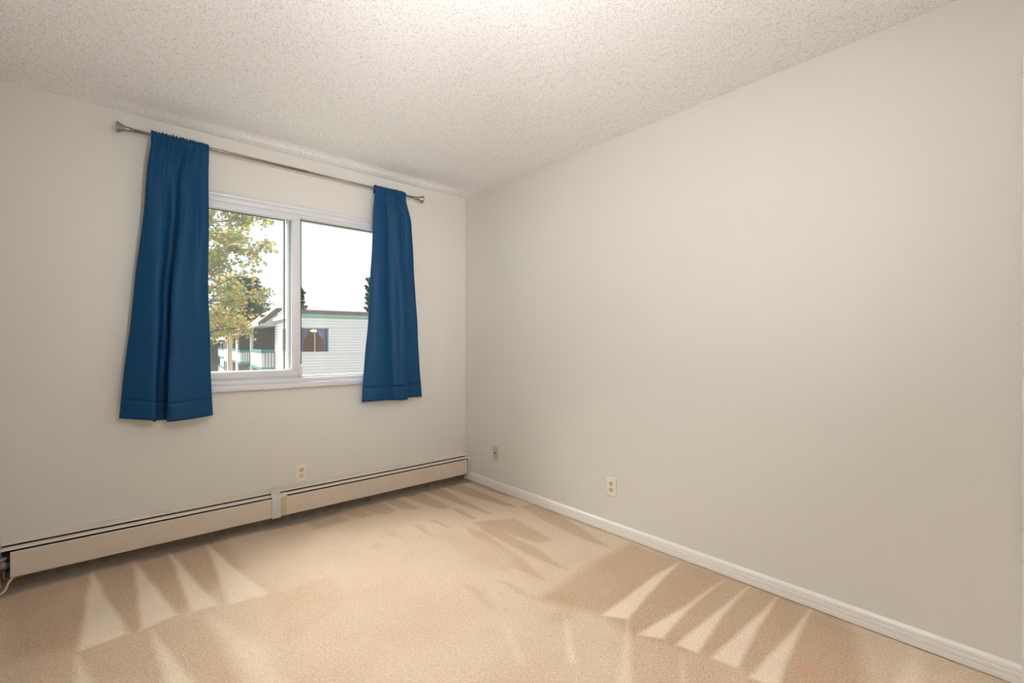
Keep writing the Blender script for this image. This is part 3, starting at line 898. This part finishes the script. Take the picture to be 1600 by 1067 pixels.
L210 = [(-2.190, -.094), (-2.176, -.104), (-2.155, -.110), (-2.130, -.108), (-2.110, -.100), (-2.092, -.095), (-2.078, -.088), (-2.066, -.086), (-2.052, -.092), (-2.036, -.106), (-2.015, -.112), (-1.99, -.106), (-1.965, -.094), (-1.94, -.100), (-1.906, -.092)]
L190 = [(-2.203, -.082), (-2.185, -.097), (-2.158, -.108), (-2.128, -.110), (-2.108, -.100), (-2.094, -.082), (-2.080, -.072), (-2.068, -.070), (-2.058, -.082), (-2.045, -.106), (-2.022, -.116), (-1.99, -.109), (-1.962, -.090), (-1.938, -.100), (-1.906, -.086)]
L142 = [(-2.247, -.072), (-2.220, -.088), (-2.185, -.106), (-2.152, -.116), (-2.136, -.106), (-2.136, -.070), (-2.116, -.045), (-2.095, -.045), (-2.083, -.075), (-2.087, -.112), (-2.068, -.125), (-2.03, -.121), (-1.98, -.103), (-1.945, -.096), (-1.906, -.078)]
L075 = [(-2.307, -.066), (-2.262, -.084), (-2.212, -.106), (-2.170, -.121), (-2.156, -.110), (-2.164, -.066), (-2.150, -.034), (-2.114, -.032), (-2.094, -.072), (-2.106, -.118), (-2.090, -.132), (-2.05, -.130), (-1.985, -.117), (-1.93, -.096), (-1.884, -.074)]
curtain('curtain', 'dark blue curtain panel left of the window', [(2.10, L210), (1.90, L190), (1.42, L142), (.75, L075)], (-2.173, -1.906),
        lambda s: .776 - .034 * min(1, s / .35) + .008 * max(0, (s - .75) / .25), 5, lambda s: .35 + .65 * math.exp(-((s - .42) / .30) ** 2))
R210 = [(-.892, -.092), (-.866, -.104), (-.836, -.110), (-.806, -.106), (-.786, -.092), (-.766, -.086), (-.746, -.094), (-.722, -.108), (-.698, -.110), (-.678, -.098), (-.668, -.086), (-.655, -.080), (-.637, -.090), (-.610, -.100), (-.578, -.090)]
R150 = [(-.915, -.085), (-.885, -.105), (-.855, -.115), (-.825, -.115), (-.80, -.105), (-.775, -.088), (-.75, -.082), (-.72, -.095), (-.685, -.125), (-.655, -.130), (-.645, -.115), (-.655, -.085), (-.63, -.070), (-.585, -.075), (-.535, -.085)]
R075 = [(-.978, -.088), (-.93, -.110), (-.88, -.125), (-.83, -.130), (-.79, -.125), (-.76, -.115), (-.735, -.112), (-.71, -.125), (-.675, -.145), (-.643, -.146), (-.636, -.128), (-.652, -.085), (-.62, -.065), (-.56, -.075), (-.485, -.085)]
curtain('curtain.001', 'blue curtain panel right of the window, near the corner', [(2.10, R210), (1.50, R150), (.75, R075)], (-.880, -.631),
        lambda s: .752 + .004 * sin(9 * s), 9, lambda s: .3 + .7 * math.exp(-((s - .72) / .26) ** 2))

# ------------------------------------------------------------------ added hanging globe, unseen fill light (above and just outside the view)
LX, LY, LZ = -1.85, -2.60, 1.96
lamp = thing('pendant_lamp', (LX, LY, H), 'opal globe lamp hanging from the middle of the ceiling', 'lamp')
b = MB(); b.lathe([(-.004, .055), (.012, .055), (.022, .045), (.024, .008), (H - LZ - .10, .008), (H - LZ - .098, .035), (H - LZ - .075, .04)], (LX, LY, H), (0, 0, -1), 24)
b.build('lamp_stem', M['lampmetal'], lamp)
b = MB(); b.lathe([(-.092 * cos(pi * k / 14), max(.004, .092 * sin(pi * k / 14))) for k in range(15)], (LX, LY, LZ), (0, 0, -1), 24)
b.build('lamp_globe', M['glassdome'], lamp, smooth=True)

# ------------------------------------------------------------------ outside: ground, apartment block, trees
b = MB(); b.box((-60, 1.2, -6.9), (110, 175, -6.6))
structure(b.build('ground', M['grass']), 'grass yard far below the window', 'ground')

BO = (4.861, 21.657); PH = radians(6)
BU = (cos(PH), -sin(PH)); BV = (sin(PH), cos(PH))
def bx(p): return (BO[0] + p[0] * BU[0] + p[1] * BV[0], BO[1] + p[0] * BU[1] + p[1] * BV[1], p[2])
def bxf(p): return bx((p.x, p.y, p.z))
def bbox(mb, a, c, bev=0.0, mi=0): mb.box(a, c, bev, mi, xf=bxf)

apt = thing('apartment_building', bx((0, 0, -6.6)), 'white-sided apartment block across the yard with teal balconies and brown roofs', 'building')
WU0, WU1, WV0, WV1 = .22, 1.70, .72, 2.0           # lit window in the front wall
b = MB()
ROOFZ = 2.70
bbox(b, (0, .0, -6.6), (14, .25, WV0)); bbox(b, (0, 0, WV1), (14, .25, ROOFZ))
bbox(b, (0, 0, WV0), (WU0, .25, WV1)); bbox(b, (WU1, 0, WV0), (14, .25, WV1))
BAYS = ((5.90, 11.25), (18.9, 26.7), (38.1, 48.9))      # recessed balconies along the side
v = .25
for a, c in BAYS + ((50, 50),):
    bbox(b, (0, v, -6.6), (.25, a, ROOFZ))
    if a < 50: bbox(b, (0, a, 2.22 if a < 10 else (1.94 if a < 20 else 1.6)), (.25, c, ROOFZ)); bbox(b, (0, a, -6.6), (.25, c, -3.4))
    v = c
bbox(b, (13.75, .25, -6.6), (14, 9, ROOFZ)); bbox(b, (3, 8.75, -6.6), (13.75, 9, ROOFZ)); bbox(b, (2.8, 9, -6.6), (3, 50, ROOFZ)); bbox(b, (.25, 49.75, -6.6), (3, 50, ROOFZ))
bbox(b, (.25, .25, ROOFZ - .1), (13.75, 9, ROOFZ)); bbox(b, (.25, 9, ROOFZ - .1), (3, 49.75, ROOFZ))
b.build('wall', M['white_out'], apt)

def lap(mb, P, z0, z1, lo, hi, n, lapz=.147):
    """lapped boards between heights z0..z1; P(t, out) -> (u, v); spans lo..hi along the wall"""
    z = z0
    while z < z1 - .01:
        zt = min(z + lapz, z1)
        a = [P(lo, .036) + (z,), P(hi, .036) + (z,), P(hi, .006) + (zt,), P(lo, .006) + (zt,)]
        mb.quad([bx(q) for q in a])
        c = [P(lo, .002) + (z,), P(hi, .002) + (z,), P(hi, .036) + (z,), P(lo, .036) + (z,)]
        mb.quad([bx(q) for q in c])
        z = zt
b = MB()
FR = lambda t, o: (t, -o)
lap(b, FR, -2.22, WV0 - .06, 0, 14, 1); lap(b, FR, WV0 - .06, WV1 + .06, WU1 + .06, 14, 1); lap(b, FR, WV0 - .06, WV1 + .06, 0, WU0 - .06, 1); lap(b, FR, WV1 + .06, 2.53, 0, 14, 1)
tag(b.build('front_siding', M['siding'], apt), kind='stuff')
b = MB(); SD = lambda t, o: (-o, t)
lap(b, SD, -2.22, .70, 0, 5.80, 1); lap(b, SD, .70, 2.04, 3.0, 5.80, 1); lap(b, SD, .70, 2.04, 0, 1.5, 1); lap(b, SD, 2.04, 2.62, 0, 5.80, 1)
tag(b.build('side_siding', M['siding'], apt), kind='stuff')
# corner boards, roof edge bands
b = MB(); bbox(b, (-.04, -.04, -2.2), (.07, .07, 2.55)); b.build('corner_board', M['white_out'], apt)
b = MB(); bbox(b, (-.12, -.06, 2.53), (14.1, .02, 2.72), .01); b.build('fascia', M['teal_pale'], apt)
b = MB(); bbox(b, (-.14, -.09, 2.72), (14.12, .25, 2.91), .01); b.build('roof_flashing', M['roof_brown'], apt)
b = MB(); bbox(b, (.1, .2, 2.70), (14.0, 9.0, 2.86)); bbox(b, (.1, 9.0, 2.70), (3.0, 50, 2.86)); b.build('flat_roof', M['roof_brown'], apt)

# the lit window: trim, frame, sliding panes, drapes and a lamp in the room behind
w = MB()
t = .055
bbox(w, (WU0 - t, -.045, WV0 - t), (WU1 + t, .02, WV0)); bbox(w, (WU0 - t, -.045, WV1), (WU1 + t, .02, WV1 + t))
bbox(w, (WU0 - t, -.045, WV0), (WU0, .02, WV1)); bbox(w, (WU1, -.045, WV0), (WU1 + t, .02, WV1))
wo = w.build('window', M['white_out'], apt)
f = MB()
mid = 1.005
for a, c in (((WU0, -.01, WV0), (WU1, .05, WV0 + .035)), ((WU0, -.01, WV1 - .06), (WU1, .05, WV1)), ((WU0, -.01, WV0), (WU0 + .06, .05, WV1)), ((WU1 - .05, -.01, WV0), (WU1, .05, WV1)), ((mid - .025, -.015, WV0), (mid + .025, .05, WV1))):
    bbox(f, a, c, .004)
f.build('window_frame', M['grey_frame'], wo)
for u0, u1 in ((WU0 + .06, mid - .025), (mid + .025, WU1 - .05)):
    g = MB(); bbox(g, (u0, .018, WV0 + .035), (u1, .024, WV1 - .06)); g.build('pane', M['glass'], wo)
def drape(pts_out, pts_in):
    mb = MB(); n = 14; rows = []
    for (z, a), (_, c) in zip(pts_out, pts_in):
        rows.append([(a + (c - a) * k / n, .14 + .025 * sin(k * 2.4), z) for k in range(n + 1)])
    for i in range(len(rows) - 1):
        for k in range(n):
            mb.quad([bx(rows[i][k]), bx(rows[i + 1][k]), bx(rows[i + 1][k + 1]), bx(rows[i][k + 1])])
    return mb
zz = [1.98, 1.8, 1.6, 1.4, 1.28, 1.1, .9, .72]
le = [.82, .74, .64, .55, .50, .48, .50, .54]
re_ = [1.04, 1.14, 1.27, 1.40, 1.47, 1.47, 1.46, 1.45]
drape([(z, .25) for z in zz], list(zip(zz, le))).build('drape', M['drape'], wo)
drape(list(zip(zz, re_)), [(z, 1.68) for z in zz]).build('drape', M['drape'], wo)
r = MB()
bbox(r, (.0 + .26, 2.6, .2), (3.5, 2.7, 2.6)); bbox(r, (.26, .26, .2), (.30, 2.6, 2.6)); bbox(r, (3.5, .26, .2), (3.54, 2.7, 2.6))
bbox(r, (.26, .26, 2.45), (3.5, 2.6, 2.55)); bbox(r, (.26, .26, .15), (3.5, 2.6, .22))
r.build('room_interior', M['room_wall'], wo)
lm = MB()
lc = bx((1.20, 1.15, 1.90))
lm.lathe([(-.10, .03), (-.09, .12), (-.03, .17), (.0, .155), (.02, .06)], lc, (0, 0, 1), 14)
lm.build('ceiling_light', M['lamp_glow'], wo, smooth=True)

# dark window on the side wall
w = MB()
bbox(w, (-.05, 1.45, .66), (.02, 3.02, .72)); bbox(w, (-.05, 1.45, 2.0), (.02, 3.02, 2.06)); bbox(w, (-.05, 1.45, .72), (.02, 1.51, 2.0)); bbox(w, (-.05, 2.96, .72), (.02, 3.02, 2.0))
w2 = w.build('window', M['white_out'], apt)
g = MB(); bbox(g, (-.012, 1.51, .72), (.004, 2.96, 2.0)); g.build('pane', M['dark_glass'], w2)
g = MB(); bbox(g, (-.03, 2.2, .72), (.0, 2.26, 2.0)); g.build('window_frame', M['grey_frame'], w2)

# mansard roof along the side wall, a deeper shed over each balcony bay
def mansard(v0, v1, u_out, z_lo, u_in, z_hi, name='roof', m='shingle'):
    mb = MB()
    mb.prism([(u_out, z_lo), (u_out, z_lo - .03), (u_out + .3, z_lo - .03), (u_in + .3, z_hi - .1), (u_in + .3, z_hi + .02), (u_in, z_hi)], 1, v0, v1, xf=lambda p: bxf(p))
    return mb.build(name, M[m], apt)
def eave(v0, v1, u_out, z_lo):
    mb = MB(); bbox(mb, (u_out - .03, v0 - .03, z_lo - .19), (u_out + .02, v1, z_lo + .005)); bbox(mb, (u_out, v0 - .03, z_lo - .19), (.0, v1, z_lo - .16))
    return mb.build('eave', M['white_out'], apt)
mansard(-.08, 5.66, -.16, 2.68, .35, 3.12); eave(-.06, 5.66, -.16, 2.68)
mansard(11.7, 18.6, -.30, 2.45, .25, 2.95); eave(11.7, 18.6, -.30, 2.45)

def shed(v0, v1, z_lo, z_hi, cheek, u_out=-.92):
    mansard(v0, v1, u_out, z_lo, .05, z_hi)
    eave(v0, v1, u_out, z_lo)
    c = MB()
    c.prism([(u_out + .08, z_lo - .16), (.10, z_lo - .16), (.10, z_hi - .03), (.02, z_hi - .06), (u_out + .08, z_lo - .04)], 1, v0 + .06, v0 + .16, xf=bxf)
    c.build('cheek_wall', M[cheek], apt)
    rb = MB()   # verge board along the sloping edge
    rb.prism([(u_out - .03, z_lo - .10), (u_out - .03, z_lo + .02), (.05, z_hi + .03), (.05, z_hi - .12)], 1, v0 - .05, v0 + .0, xf=bxf)
    rb.build('verge_board', M['roof_brown'], apt)
shed(5.62, 11.8, 2.42, 3.32, 'siding')
shed(18.4, 27.0, 2.12, 3.10, 'brown_siding')
shed(31.8, 49.5, 1.78, 2.72, 'brown_siding', u_out=-.95)
# small skylight curbs on the near sheds
for v, z in ((7.2, 2.95), (7.9, 3.0), (20.6, 2.7), (21.4, 2.75)):
    mb = MB(); bbox(mb, (-.52, v, z - .14), (-.34, v + .36, z + .03), .01); mb.build('skylight', M['dark_glass'], apt)
for v, u, z0, z1 in ((30.5, -.25, 2.2, 3.2), (24.0, -.1, 2.7, 3.35)):
    mb = MB(); bbox(mb, (u - .12, v, z0), (u + .22, v + .5, z1 - .25)); bbox(mb, (u - .05, v + .1, z1 - .25), (u + .14, v + .4, z1), .03); mb.build('vent_stack', M['white_out'], apt)

# balcony bays: dark recess behind, posts, balustrades
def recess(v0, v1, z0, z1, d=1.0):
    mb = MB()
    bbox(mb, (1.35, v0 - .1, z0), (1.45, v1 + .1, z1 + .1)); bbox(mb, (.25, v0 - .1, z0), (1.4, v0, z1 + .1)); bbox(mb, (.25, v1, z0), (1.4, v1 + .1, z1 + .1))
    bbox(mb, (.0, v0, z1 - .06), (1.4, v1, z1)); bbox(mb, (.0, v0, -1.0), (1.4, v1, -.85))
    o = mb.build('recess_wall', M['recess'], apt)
    mb = MB(); bbox(mb, (1.325, v0 + 1.2, -.85), (1.352, v0 + 3.0, 1.25)); mb.build('balcony_door', M['dark_glass'], o)
def balcony(v0, v1, zt, h, u=-.70, nb=4, nl=22, name='balcony'):
    """balustrade box: teal top and bottom rails, white boards between"""
    zb = zt - h
    mb = MB()
    bbox(mb, (u - .05, v0 - .05, zb - .02), (0, v1, zb + .16))
    o = mb.build(name, M['teal'], apt)
    mb = MB(); bbox(mb, (u - .05, v0 - .05, zt - .20), (0, v0 + .03, zt), .008); bbox(mb, (u - .05, v0 - .05, zt - .20), (u + .03, v1, zt), .008)
    mb.build('top_rail', M['teal'], o)
    n = nb
    w = (-.04 - u) / n
    for k in range(n):
        mb = MB(); bbox(mb, (u + .02 + k * w, v0 - .02, zb + .14), (u + .02 + k * w + w * .70, v0 + .01, zt - .18))
        mb.build('baluster', M['white_out'], o)
    step = (v1 - v0 - .1) / nl
    for k in range(nl):
        mb = MB(); bbox(mb, (u - .02, v0 + .03 + k * step, zb + .14), (u + .01, v0 + .03 + k * step + step * .96, zt - .18))
        mb.build('baluster', M['white_out'], o)
    return o
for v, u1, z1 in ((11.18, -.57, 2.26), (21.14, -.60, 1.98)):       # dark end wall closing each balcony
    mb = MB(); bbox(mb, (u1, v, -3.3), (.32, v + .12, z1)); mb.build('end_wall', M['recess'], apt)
recess(5.90, 11.25, -3.3, 2.26)
balcony(5.82, 11.25, .79, 1.22, nb=4, nl=20)
recess(18.9, 26.7, -3.3, 1.98)
balcony(18.8, 21.2, .62, 1.15, nb=4, nl=9)
balcony(22.9, 26.7, .66, 1.18, nb=3, nl=12)
recess(38.1, 48.9, -3.3, 1.64)
balcony(38.2, 48.9, .60, 1.2, nb=4, nl=24)
balcony(38.2, 48.9, -1.60, 1.2, nb=4, nl=24)
for v, dv, du, z0, z1 in ((11.25, .16, .16, -3.2, 2.3), (21.2, 1.7, .10, -3.2, 2.0), (5.75, .06, .06, .75, 2.3)):
    if du < .08: continue
    mb = MB(); bbox(mb, (-.72, v, z0), (-.72 + du, v + dv, z1)); mb.build('post', M['white_out'], apt)
mb = MB(); bbox(mb, (-.66, 26.8, -6.6), (0, 32.4, 2.0)); mb.build('brown_bay', M['brown_siding'], apt)
mb = MB(); bbox(mb, (-.70, 32.4, -6.6), (0, 38.0, 1.72)); wb = mb.build('white_bay', M['white_out'], apt)
for z0 in (.55, -1.9):
    for v in (33.3, 35.7):
        mb = MB(); bbox(mb, (-.73, v - .1, z0 - .1), (-.69, v + 1.5, z0 + 1.2)); q = mb.build('window_frame', M['white_out'], wb)
        mb = MB(); bbox(mb, (-.735, v, z0), (-.72, v + 1.4, z0 + 1.1)); mb.build('pane', M['dark_glass'], wb)

far = thing('brown_building', bx((-6, 50.2, -6.6)), 'dark brown flat-roofed building beyond the end of the apartment block', 'building')
mb = MB(); bbox(mb, (-14, 50.2, -6.6), (-.4, 58, 2.30)); mb.build('wall', M['dark_brown'], far)
mb = MB(); bbox(mb, (-14.05, 50.12, 2.28), (-.35, 58, 2.50)); mb.build('fascia', M['teal'], far)
mb = MB(); 
for k in range(46):
    bbox(mb, (-14 + k * .296, 50.17, -3.5), (-14 + k * .296 + .02, 50.205, 2.28))
tag(mb.build('board_joint', M['recess'], far), kind='stuff')

# ------------------------------------------------------------------ trees
def branch_tree(rng, base, top, nbr, spread, trunk_r, name_parent, up=.35, zlo=.25, shape=lambda h: 1.0):
    """trunk plus limbs; returns the limb tips and points along them"""
    base = Vector(base); top = Vector(top)
    mb = MB(); n = 9; pts = []
    for i in range(n + 1):
        t = i / n
        p = base.lerp(top, t) + Vector((rng.uniform(-1, 1), rng.uniform(-1, 1), 0)) * trunk_r * .8 * (1 if 0 < i < n else 0)
        pts.append(p)
    mb.tube(pts, [trunk_r * (1 - .92 * i / n) for i in range(n + 1)], 8)
    tr = mb.build('trunk', M['bark'], name_parent, smooth=True)
    lb = MB(); out = []
    for k in range(nbr):
        h = zlo + (1 - zlo) * (k + rng.random()) / nbr
        p0 = base.lerp(top, h)
        a = k * 2.39996 + rng.uniform(-.4, .4)
        L = spread * shape(h) * rng.uniform(.75, 1.1)
        d = Vector((cos(a), sin(a), up * rng.uniform(.5, 1.5)))
        P = [p0]
        m = 5
        for j in range(1, m + 1):
            P.append(p0 + d * (L * j / m) + Vector((rng.uniform(-1, 1), rng.uniform(-1, 1), rng.uniform(-1, 1))) * L * .05 - Vector((0, 0, .10 * L * (j / m) ** 2)))
        r0 = trunk_r * (1 - .9 * h) * .40 + .007
        lb.tube(P, [r0 * (1 - .85 * j / m) for j in range(m + 1)], 5)
        out.append((P, L))
    o = lb.build('limbs', M['bark'], name_parent, smooth=True); tag(o, kind='stuff')
    return out

LEAF = [(0, 0), (.10, .05), (.42, .10), (.30, .24), (.50, .48), (.26, .46), (.16, .56), (0, .98), (-.16, .56), (-.26, .46), (-.50, .48), (-.30, .24), (-.42, .10), (-.10, .05)]
def leaf(mb, p, size, rng, mi):
    n = Vector((rng.gauss(0, .8), rng.gauss(-.45, .8), rng.gauss(.4, .7))).normalized()
    down = Vector((rng.gauss(0, .6), rng.gauss(0, .6), -1)).normalized()
    x = n.cross(down)
    if x.length < .05: return
    x.normalize(); y = x.cross(n).normalized() * -1
    if y.z > 0 and rng.random() < .8: y = -y
    curl = rng.uniform(-.1, .22)
    c = len(mb.v)
    mb.v.append(tuple(p + y * size * .35 + n * size * .03))
    for a, bb in LEAF:
        mb.v.append(tuple(p + x * a * size + y * bb * size - n * size * curl * (abs(a) + bb * .4)))
    m = len(LEAF)
    for k in range(m):
        mb.f.append((c, c + 1 + k, c + 1 + (k + 1) % m)); mb.mi.append(mi)

rng = random.Random(21)
mp = thing('maple_tree', (-.25, 13.3, -6.6), 'maple tree with green, yellow and orange autumn leaves close outside the window', 'tree')
limbs = branch_tree(rng, (-.25, 13.3, -6.6), (-.15, 13.2, 7.6), 34, 1.75, .17, mp, up=.45, zlo=.55, shape=lambda h: 1.0 if h < .85 else .75)
mb = MB(); tw = MB()
def twigs(P, L, count, spreadr, dens):
    for j in range(count):
        t = rng.uniform(.25, 1.0)
        i = min(int(t * (len(P) - 1)), len(P) - 2)
        q = P[i].lerp(P[i + 1], t * (len(P) - 1) - i)
        d = Vector((rng.gauss(0, 1), rng.gauss(0, 1), rng.gauss(.1, .8))).normalized() * spreadr * rng.uniform(.5, 1.3)
        e = q + d
        tw.tube([q, q + d * .5 + Vector((0, 0, .03)), e], [.007, .005, .003], 4)
        for k in range(dens):
            s = rng.uniform(.25, 1.05)
            pp = q + d * s + Vector((rng.gauss(0, .10), rng.gauss(0, .10), rng.gauss(-.04, .10)))
            low = max(0, min(1, (3.2 - pp.z) / 2.2))
            r = rng.random()
            mi = 0 if r < .64 - .24 * low else (1 if r < .91 - .11 * low else 2)
            leaf(mb, pp, rng.uniform(.085, .145), rng, mi)
for P, L in limbs:
    twigs(P, L, 15, .38, 22)
# the long low twig reaching out to the right, and a few beside it
for tip in ((1.28, 12.2, 3.38), (.98, 12.4, 3.70), (1.10, 12.6, 3.05), (.86, 12.5, 4.45)):
    q0 = Vector((-.15, 13.2, tip[2] - .75)); q1 = Vector(tip)
    P = [q0.lerp(q1, k / 6) + Vector((0, 0, .16 * sin(pi * k / 6))) for k in range(7)]
    tw.tube(P, [.022, .018, .014, .011, .008, .006, .004], 5)
    for k in range(30):
        t = rng.uniform(.35, 1.02); i = min(int(t * 6), 5)
        p = P[i].lerp(P[i + 1], t * 6 - i) + Vector((rng.gauss(0, .11), rng.gauss(0, .11), rng.gauss(-.03, .10)))
        leaf(mb, p, rng.uniform(.10, .16), rng, 0 if rng.random() < .55 else (1 if rng.random() < .75 else 2))
tag(tw.build('twigs', M['bark'], mp, smooth=True), kind='stuff')
tag(mb.build('foliage', [M['leaf_green'], M['leaf_yellow'], M['leaf_orange']], mp), kind='stuff')

def needle_spray(mb, p, d, size, rng):
    """a tuft: a few tapering blades fanned about direction d"""
    for k in range(5):
        e = (d + Vector((rng.gauss(0, .55), rng.gauss(0, .55), rng.gauss(0, .45)))).normalized() * size * rng.uniform(.7, 1.2)
        s = e.cross(Vector((rng.gauss(0, 1), rng.gauss(0, 1), rng.gauss(0, 1))))
        if s.length < 1e-4: continue
        s = s.normalized() * size * .16
        mb.quad([p - s * .5, p + e * .5 - s, p + e, p + e * .5 + s])
def conifer(name, x, y, top, spread, seed, label, nbr=60, m='conifer', tuft=.55, shape=None, up=.12, zlo=.25, dens=26):
    rng = random.Random(seed)
    t = thing(name, (x, y, -6.6), label, 'tree')
    sh = shape or (lambda h: (1.05 - h) ** .75 * (.85 + .3 * ((h * 9) % 1)))
    L = branch_tree(rng, (x, y, -6.6), (x, y, top), nbr, spread, .28 if spread > 1.6 else .12, t, up=up, zlo=zlo, shape=sh)
    mb = MB()
    for P, ln in L:
        for k in range(dens):
            u = rng.uniform(.12, 1.0); i = min(int(u * 5), 4)
            q = P[i].lerp(P[i + 1], u * 5 - i)
            d = (P[-1] - P[0]).normalized()
            q = q + Vector((rng.gauss(0, 1), rng.gauss(0, 1), rng.gauss(0, .5))) * .10 * ln * .8
            needle_spray(mb, q, (d + Vector((0, 0, .25))).normalized(), tuft * rng.uniform(.7, 1.2), rng)
    tag(mb.build('foliage', M[m], t), kind='stuff')
rounded_crown = lambda h: max(.15, math.sin(pi * min(1, max(0, (h - .1) / .98)) ** .9) * 1.0)
conifer('pine_tree', 15.6, 85.5, 12.2, 6.6, 3, 'dark pine with a broad crown just above the balcony roofs', nbr=130, shape=lambda h: max(.15, (1.03 - h) ** .42), dens=56, tuft=.45, zlo=.35)
conifer('pine_tree.001', 10.3, 101.5, 13.9, 6.0, 4, 'dark pine behind the maple, left of the broad pine', nbr=96, shape=lambda h: max(.15, (1.03 - h) ** .62), dens=42, tuft=.42, zlo=.3)
conifer('pine_tree.002', 4.2, 122.7, 14.2, 5.8, 6, 'dark pine over the brown building, leftmost behind the maple', nbr=90, shape=lambda h: max(.15, (1.03 - h) ** .62), dens=40, tuft=.42, zlo=.3)
conifer('slim_fir', 12.05, 44.5, 6.6, 1.5, 8, 'slim fir tip showing above the flat roof beside the window stile', nbr=60, tuft=.28, zlo=.5, dens=34)
conifer('poplar_tree', 14.1, 33.2, 6.35, .60, 9, 'narrow leafy tree rising above the roof beside the right curtain', nbr=80, m='poplar', tuft=.20, up=1.1, zlo=.45, shape=lambda h: .45 + .7 * (1 - h), dens=30)
